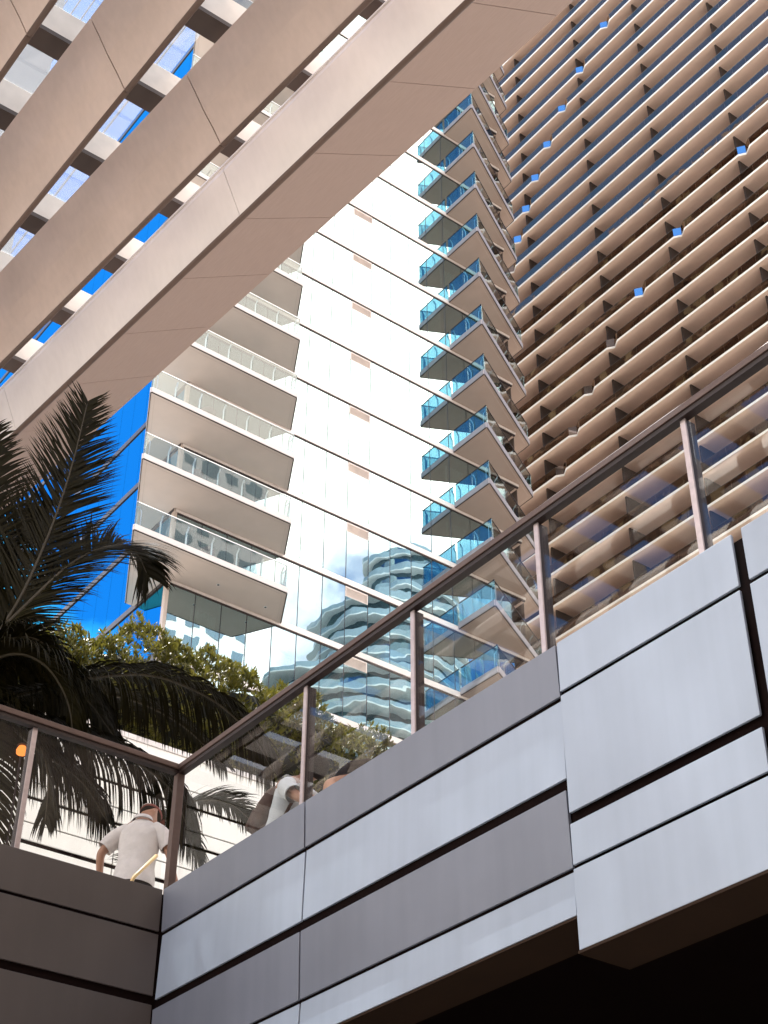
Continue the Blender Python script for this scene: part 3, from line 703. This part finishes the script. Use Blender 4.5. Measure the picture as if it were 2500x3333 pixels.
def person(name, label, hip, heading, lean, h, top_mat, skin='skin', arms=((.18, -.10), (.18, -.10)), sleeve=True, top_hem=-.15, turn=0., nod=.3, bare=False, elbows=(.25, .25), zf=6.48):
    """standing or stooping figure; hip = plan position, heading = plan direction it faces, lean = forward stoop in radians, h = height"""
    k = h/1.75; f = Vector((heading[0], heading[1], 0)).normalized(); r = Vector((f.y, -f.x, 0)); up_ = Vector((0, 0, 1))
    H = Vector((hip[0], hip[1], zf+.93*k)); ax = up_*math.cos(lean)+f*math.sin(lean); fr_ = f*math.cos(lean)-up_*math.sin(lean)
    def B(s, t_, d): return H+(r*s+ax*t_+fr_*d)*k          # sideways, along the spine, forward
    root = empty(name, (hip[0], hip[1], zf), label, 'person')
    org = Vector((hip[0], hip[1], zf))
    L = lambda p: p-org
    hd = (ax*math.cos(nod)+fr_*math.sin(nod)).normalized(); nk = B(0, .60, .03)
    hf = (fr_*math.cos(nod)-ax*math.sin(nod)); hf = (hf*math.cos(turn)+r*math.sin(turn)).normalized(); hr = hf.cross(hd).normalized()
    nodes = [(L(B(0, 0, 0)), (.15*k, .11*k)), (L(B(0, .16, .0)), (.135*k, .10*k)), (L(B(0, .34, 0)), (.16*k, .11*k)), (L(B(0, .47, 0)), (.14*k, .095*k)),
             (L(nk), .056*k), (L(nk+hd*.09*k+hf*.015), .075*k), (L(nk+hd*.17*k+hf*.03), .092*k), (L(nk+hd*.245*k+hf*.015), .07*k)]
    links = [(0, 1), (1, 2), (2, 3), (3, 4), (4, 5), (5, 6), (6, 7)]
    nodes.append((L(nk+hd*.13*k+hf*.115*k), .018*k)); links.append((6, 8))          # nose
    for sg in (-1, 1): nodes.append((L(nk+hd*.14*k+hr*sg*.092*k), .022*k)); links.append((6, len(nodes)-1))   # ears
    hands = []
    for sg, (ao, af), eb in zip((-1, 1), arms, elbows):
        sh = B(sg*.175, .47, 0); el = sh+(r*sg*ao*.55-up_*.27+f*af*.6).normalized()*.29*k
        wr = el+(r*sg*.02-up_*.2+f*eb).normalized()*.25*k; hn = wr+(wr-el).normalized()*.075*k
        b = len(nodes); nodes += [(L(sh), .062*k), (L(el), .045*k), (L(wr), .03*k), (L(hn), (.04*k, .02*k))]
        links += [(3, b), (b, b+1), (b+1, b+2), (b+2, b+3)]
        wd = (wr-el).normalized(); ac = f if abs(wd.dot(f)) < .8 else up_; ac = (ac-wd*ac.dot(wd)).normalized(); cu = wd.cross(ac)*sg
        for q, ln in enumerate((.07, .08, .075, .058)):
            fb = hn+ac*(.03-.02*q)*k; c0 = len(nodes)
            nodes += [(L(fb+wd*.03*k), .009*k), (L(fb+wd*(.03+ln*.5)*k+cu*.012*k), .0085*k), (L(fb+wd*(.025+ln*.9)*k+cu*.035*k), .008*k)]
            links += [(b+3, c0), (c0, c0+1), (c0+1, c0+2)]
        c0 = len(nodes); nodes += [(L(wr+wd*.03*k+ac*.04*k), .011*k), (L(wr+wd*.075*k+ac*.06*k+cu*.015*k), .009*k)]; links += [(b+2, c0), (c0, c0+1)]
        hands.append((sh, el))
    for sg, st in ((-1, .10), (1, -.12)):
        b = len(nodes); hp = H+r*sg*.09*k
        nodes += [(L(hp-up_*.05*k), .09*k), (L(hp+f*(st*.5+.03)-up_*.46*k), .062*k), (L(hp+f*st*.9-up_*.85*k), .042*k), (L(hp+f*(st*.9+.14)-up_*.90*k), .035*k)]
        links += [(0, b), (b, b+1), (b+1, b+2), (b+2, b+3)]
    skin_mesh('body', nodes, links, skin, root, tuple(org))
    # trousers
    tz = MB()
    for sg, st in ((-1, .10), (1, -.12)):
        hp = H+r*sg*.085*k; tw = math.atan2(r.y, r.x)
        tz.loft([ell(hp+up_*.0, up_, .095*k, .115*k, tw=tw), ell(hp-up_*.12*k, up_, .11*k, .125*k, tw=tw), ell(hp+f*(st*.5+.03)-up_*.46*k, up_, .085*k, .09*k, tw=tw), ell(hp+f*st*.9-up_*.86*k, up_, .075*k, .085*k, tw=tw)])
    tz.loft([ell(B(0, -.12, -.01), ax, .165*k, .118*k, tw=math.atan2(r.y, r.x)), ell(B(0, -.0, -.01), ax, .155*k, .108*k, tw=math.atan2(r.y, r.x)), ell(B(0, .07, 0), ax, .14*k, .10*k, tw=math.atan2(r.y, r.x))])
    tz.build('trousers', 'trousers', root, smooth=True)
    tw = math.atan2(r.y, r.x)
    if top_mat:
        sp = [(top_hem, .205, .160, -.01), (0, .195, .150, -.005), (.10, .178, .128, 0), (.22, .186, .130, 0), (.34, .205, .132, -.004), (.42, .214, .125, -.008), (.47, .205, .112, -.008), (.515, .165, .095, -.004), (.55, .11, .08, .0), (.575, .082, .072, .012)]
        if bare: sp = sp[:5]
        tb = MB(); rings = []
        for t_, rx, ry, df in sp: rings.append(ell(B(0, t_, df), ax, rx*k, ry*k, 28, tw))
        tb.loft(rings, cap=False)
        if sleeve:
            for (sh, el), sg in zip(hands, (-1, 1)):
                d = (el-sh).normalized(); s0 = sh-r*sg*.06*k+up_*.012
                tb.loft([ell(s0+Vector((0, 0, .0)), (d+r*sg*.9).normalized(), .085*k, .09*k, 16, tw), ell(sh+d*.05*k+r*sg*.008, d, .088*k, .088*k, 16, tw), ell(sh+d*.13*k+r*sg*.012, d, .085*k, .085*k, 16, tw), ell(sh+d*.23*k+r*sg*.015, d, .082*k, .082*k, 16, tw)], cap=False)
        o = tb.build('shirt', top_mat, root, smooth=True)
        so_ = o.modifiers.new('thick', 'SOLIDIFY'); so_.thickness = .006
        ss = o.modifiers.new('sub', 'SUBSURF'); ss.levels = 2; ss.render_levels = 2
        tx = bpy.data.textures.new('folds', 'CLOUDS'); tx.noise_scale = .16; tx.noise_depth = 3
        dp = o.modifiers.new('folds', 'DISPLACE'); dp.texture = tx; dp.strength = .022; dp.mid_level = .5; dp.texture_coords = 'GLOBAL'
    return dict(root=root, B=B, ax=ax, fr=fr_, r=r, f=f, nk=nk, hd=hd, hf=hf, hr=hr, k=k, tw=tw, hands=hands)
def dome(c, up_, fwd, side, rx, ry, rz, lo=0., n=20, m=7):
    rings = []
    for i in range(m):
        a = lo+(math.pi/2-lo)*i/(m-1)*.985
        rings.append([tuple(c+(side*math.cos(2*math.pi*q/n)*rx+fwd*math.sin(2*math.pi*q/n)*ry)*math.cos(a)+up_*math.sin(a)*rz) for q in range(n)])
    return MB().loft(rings)
# man in cap behind the corner glass
pm1 = person('person', 'man in white polo shirt and dark red cap seen from behind', (6.18, 11.95), (.74, .67), .14, 1.74, 'shirt', 'skin', arms=((.42, -.12), (.25, -.02)), turn=.5, nod=.55, elbows=(.10, .12))
c0 = pm1['nk']+pm1['hd']*.185*pm1['k']+pm1['hf']*.022
dome(c0, pm1['hd'], pm1['hf'], pm1['hr'], .104, .118, .085, -.15).build('cap', 'cap', pm1['root'], smooth=True)
bn = MB(); e0 = [c0+pm1['hf']*.105+pm1['hr']*s_*.085-pm1['hd']*.005 for s_ in (-1, -.5, 0, .5, 1)]; e1 = [c0+pm1['hf']*(.185-.05*abs(s_)**2)+pm1['hr']*s_*.075-pm1['hd']*.03 for s_ in (-1, -.5, 0, .5, 1)]
bn.add([tuple(p) for p in e0+e1], [(i, i+1, i+6, i+5) for i in range(4)]); bn.add([tuple(p-pm1['hd']*.006) for p in e0+e1], [(i+5, i+6, i+1, i) for i in range(4)])
bn.build('cap_brim', 'cap', pm1['root'], smooth=True)
st = MB(); st.loft([[tuple(c0-pm1['hf']*.121*math.cos(a)+pm1['hr']*.107*math.sin(a)+pm1['hd']*h_) for a in np.linspace(-.75, .75, 12)] for h_ in (-.004, .018)], cap=False)
st.f = [q for q in st.f if abs(q[0]-q[1]) == 1]; st.build('cap_strap', 'cap_trim', pm1['root'])
dome(c0-pm1['hd']*.012, pm1['hd'], pm1['hf'], pm1['hr'], .099, .112, .06, -.95).build('hair', 'hair', pm1['root'], smooth=True)
col_ = MB(); cn = pm1['B'](0, .575, .0); col_.loft([ell(cn, pm1['ax'], .085, .078, 20, pm1['tw']), ell(cn+pm1['ax']*.032-pm1['fr']*.004, pm1['ax'], .078, .073, 20, pm1['tw']), ell(cn+pm1['ax']*.034-pm1['fr']*.008, pm1['ax'], .088, .085, 20, pm1['tw']), ell(cn-pm1['ax']*.006-pm1['fr']*.012, pm1['ax'], .100, .094, 20, pm1['tw'])], cap=False)
col_.build('collar', 'shirt', pm1['root'], smooth=True)
# stooping person with backpack
p2 = person('person', 'person in white tee shirt wearing a brown backpack, head bowed', (6.34, 9.80), (.25, -.97), .40, 1.70, 'tee', 'skin', zf=6.05, arms=((.1, .5), (.1, .5)), nod=.6, elbows=(.5, .5))
B = p2['B']; bp = MB()
def rr(t_, w_, d0, d1, n=20, p=3.2):
    out = []
    for q in range(n):
        a = 2*math.pi*q/n; c, s_ = math.cos(a), math.sin(a)
        out.append(tuple(B(w_*math.copysign(abs(c)**(2/p), c), t_, (d0+d1)/2+(d1-d0)/2*math.copysign(abs(s_)**(2/p), s_))))
    return out
bp.loft([rr(.02, .12, -.22, -.15), rr(.04, .15, -.28, -.14), rr(.15, .16, -.32, -.135), rr(.30, .155, -.30, -.13), rr(.42, .14, -.25, -.125), rr(.48, .10, -.20, -.13)])
pk = bp.build('backpack', 'backpack', p2['root'], smooth=True)
bp = MB(); bp.loft([rr(.06, .10, -.36, -.30), rr(.09, .12, -.37, -.30), rr(.24, .115, -.355, -.29), rr(.27, .09, -.33, -.29)]); bp.build('front_pocket', 'backpack', pk, smooth=True)
bp = MB(); bp.tube([B(-.03, .475, -.16), B(-.03, .53, -.17), B(.03, .53, -.17), B(.03, .475, -.16)], .008, 6); bp.build('carry_loop', 'backpack', pk)
for sg in (-1, 1):
    bp = MB(); bp.tube([B(sg*.10, .42, -.14), B(sg*.11, .52, -.07), B(sg*.115, .51, .06), B(sg*.13, .40, .135), B(sg*.15, .22, .11), B(sg*.15, .08, -.13)], .014, 6); bp.build('strap', 'backpack', pk)
dome(p2['nk']+p2['hd']*.15+p2['hf']*.01, p2['hd'], p2['hf'], p2['hr'], .10, .115, .115, -.6).build('hair', 'hair', p2['root'], smooth=True)
# stooping person with bare shoulders
p3 = person('person', 'person with bare shoulders, thin blue strap and dark hair', (6.42, 9.34), (.22, -.97), .66, 1.55, 'trousers', 'skin_light', zf=6.05, arms=((.08, .3), (.08, .3)), sleeve=False, bare=True, nod=.9, elbows=(.3, .3))
B = p3['B']
for sg in (-1, 1):
    bp = MB(); bp.tube([B(sg*.10, .33, -.115), B(sg*.105, .44, -.105), B(sg*.10, .53, -.05), B(sg*.095, .52, .06), B(sg*.10, .34, .12)], .011, 6); bp.build('strap', 'strap_blue', p3['root'], smooth=True)
hc = p3['nk']+p3['hd']*.15
dome(hc, p3['hd'], p3['hf'], p3['hr'], .092, .105, .105, -.9).build('hair', 'hair', p3['root'], smooth=True)
bp = MB(); bp.loft([ell(hc-p3['hf']*.06+p3['hd']*.05, p3['hd'], .085, .05, 14, p3['tw']), ell(hc-p3['hf']*.09-p3['hd']*.10, p3['hd'], .10, .05, 14, p3['tw']), ell(p3['B'](.03, .52, -.12), p3['ax'], .09, .035, 14, p3['tw']), ell(p3['B'](.05, .44, -.13), p3['ax'], .05, .02, 14, p3['tw'])])
bp.build('hair_fall', 'hair', p3['root'], smooth=True)
# pale yellow bar put in for a reflection in the corner glass
yb_ = MB(); yb_.tube([(5.42, 10.62, 6.55), (5.50, 10.64, 6.75), (5.72, 10.70, 7.02)], .016, 10)
tag(yb_.build('reflection_bar', 'reflection_yellow', None, (5.4, 10.6, 6.5), smooth=True), 'pale yellow diagonal bar standing in for a reflection in the corner glass', 'bar')

# ================================================================== buildings across the street, seen in the glass, and an added shading block
rt_ = empty('round_tower', (112, -62, 0), 'round tower with wavy white balcony edges reflected in the glass', 'building')
def plan(R, z, n=84, amp=.5, ph=0.): return [((112+(R+amp*math.sin(5*a+ph)+.35*amp*math.sin(11*a+2*ph))*math.cos(a)), -62+(R+amp*math.sin(5*a+ph)+.35*amp*math.sin(11*a+2*ph))*math.sin(a)*.85) for a in [2*math.pi*i/n for i in range(n)]]
def step(z): return (1.0, 0.) if z < 107 else (.72, 4.5) if z < 122 else (.45, 8.)
def sc(q, z): k_, sh_ = step(z); return [((x-112)*k_+112+sh_, (y+62)*k_-62) for x, y in q]
for z0_, z1_ in ((0, 107), (107, 122), (122, 136)):
    MB().prism(sc(plan(15.2, 0, 60, 0), z0_+1), z0_, z1_).build('glazing', 'far_glass', rt_)
for i in range(43):
    z = 6+3.05*i
    MB().prism(sc(plan(17.4, z, 84, .8, .55*i), z), z, z+.2).build('balcony_slab', 'far_slab', rt_, (112, -62, z))
    q = sc(plan(17.2, z, 84, .8, .55*i), z); b = MB(); n_ = len(q)
    b.add([(x, y, z+.2) for x, y in q]+[(x, y, z+1.2) for x, y in q], [(j, (j+1) % n_, n_+(j+1) % n_, n_+j) for j in range(n_)]); b.build('balcony_rail', 'far_grey', rt_)
wt = empty('white_tower', (82, -64, 0), 'white slab tower with square windows reflected in the glass', 'building')
MB().box(76, 91, -80, -60, 0, 140).build('wall', 'far_white', wt)
for i in range(12, 42):
    for j in range(4):
        x = 77.2+j*3.5; z = 4+3.2*i
        inst('window', 'farwin', lambda: MB().box(0, 2.1, 0, .12, 0, 1.7), 'far_window', wt, (x, -60.06, z))
ml = empty('shade_block', (0, -12, 0), 'unseen dark block added behind the viewer to shade the left wall', 'building')
MB().box(-45, 30, -40, -9, 0, 23).build('wall', 't2_wall', ml)  # unseen block, added to darken the left wall
MB().box(-46, 31, -41, -8.4, 23, 23.6).build('roof', 'bronze', ml)

# ================================================================== chairs on the glass tower's left balconies
paint('wicker', (.16, .12, .10), .7, var=.3, scale=30)
def chair(x, y, z, rz, label):
    r = empty('balcony_chair', (x, y, z), label, 'chair', 'chairs on the left balconies')
    c, s_ = math.cos(rz), math.sin(rz)
    T = lambda p: (x+p[0]*c-p[1]*s_, y+p[0]*s_+p[1]*c, z+p[2])
    b = MB(); b.loft([[T((.27*math.cos(a)*k, .27*math.sin(a)*k, h)) for a in [2*math.pi*q/16 for q in range(16)]] for k, h in ((.9, .38), (1, .40), (1, .45), (.92, .47))]); b.build('seat', 'wicker', r, smooth=True)
    b = MB(); b.loft([[T((.30*math.cos(a)*k, .30*math.sin(a)*k, h)) for k, h in ((1, .44), (1.06, .66), (1.1, .88-.25*abs(a-math.pi/2)**2*.2), (1.0, .88-.25*abs(a-math.pi/2)**2*.2), (.96, .66), (.92, .44))] for a in np.linspace(-.3, math.pi+.3, 18)]); b.build('backrest', 'wicker', r, smooth=True)
    for q in range(4):
        a = math.pi/4+q*math.pi/2; b = MB(); b.tube([T((.2*math.cos(a), .2*math.sin(a), .40)), T((.25*math.cos(a), .25*math.sin(a), 0))], .015, 6); b.build('leg', 'wicker', r)
for (k, x, y, rz, lab) in [(1, 23.3, 43.55, 3.4, 'rounded dark chair on the second lowest left balcony'), (2, 23.6, 43.5, 2.8, 'rounded dark chair on the third lowest left balcony'), (2, 26.3, 43.7, .4, 'rounded dark chair at the right end of the third lowest left balcony'), (0, 24.2, 43.6, 3.1, 'rounded dark chair on the lowest left balcony')]:
    chair(x, y, lvl(k)+.245, rz, lab)
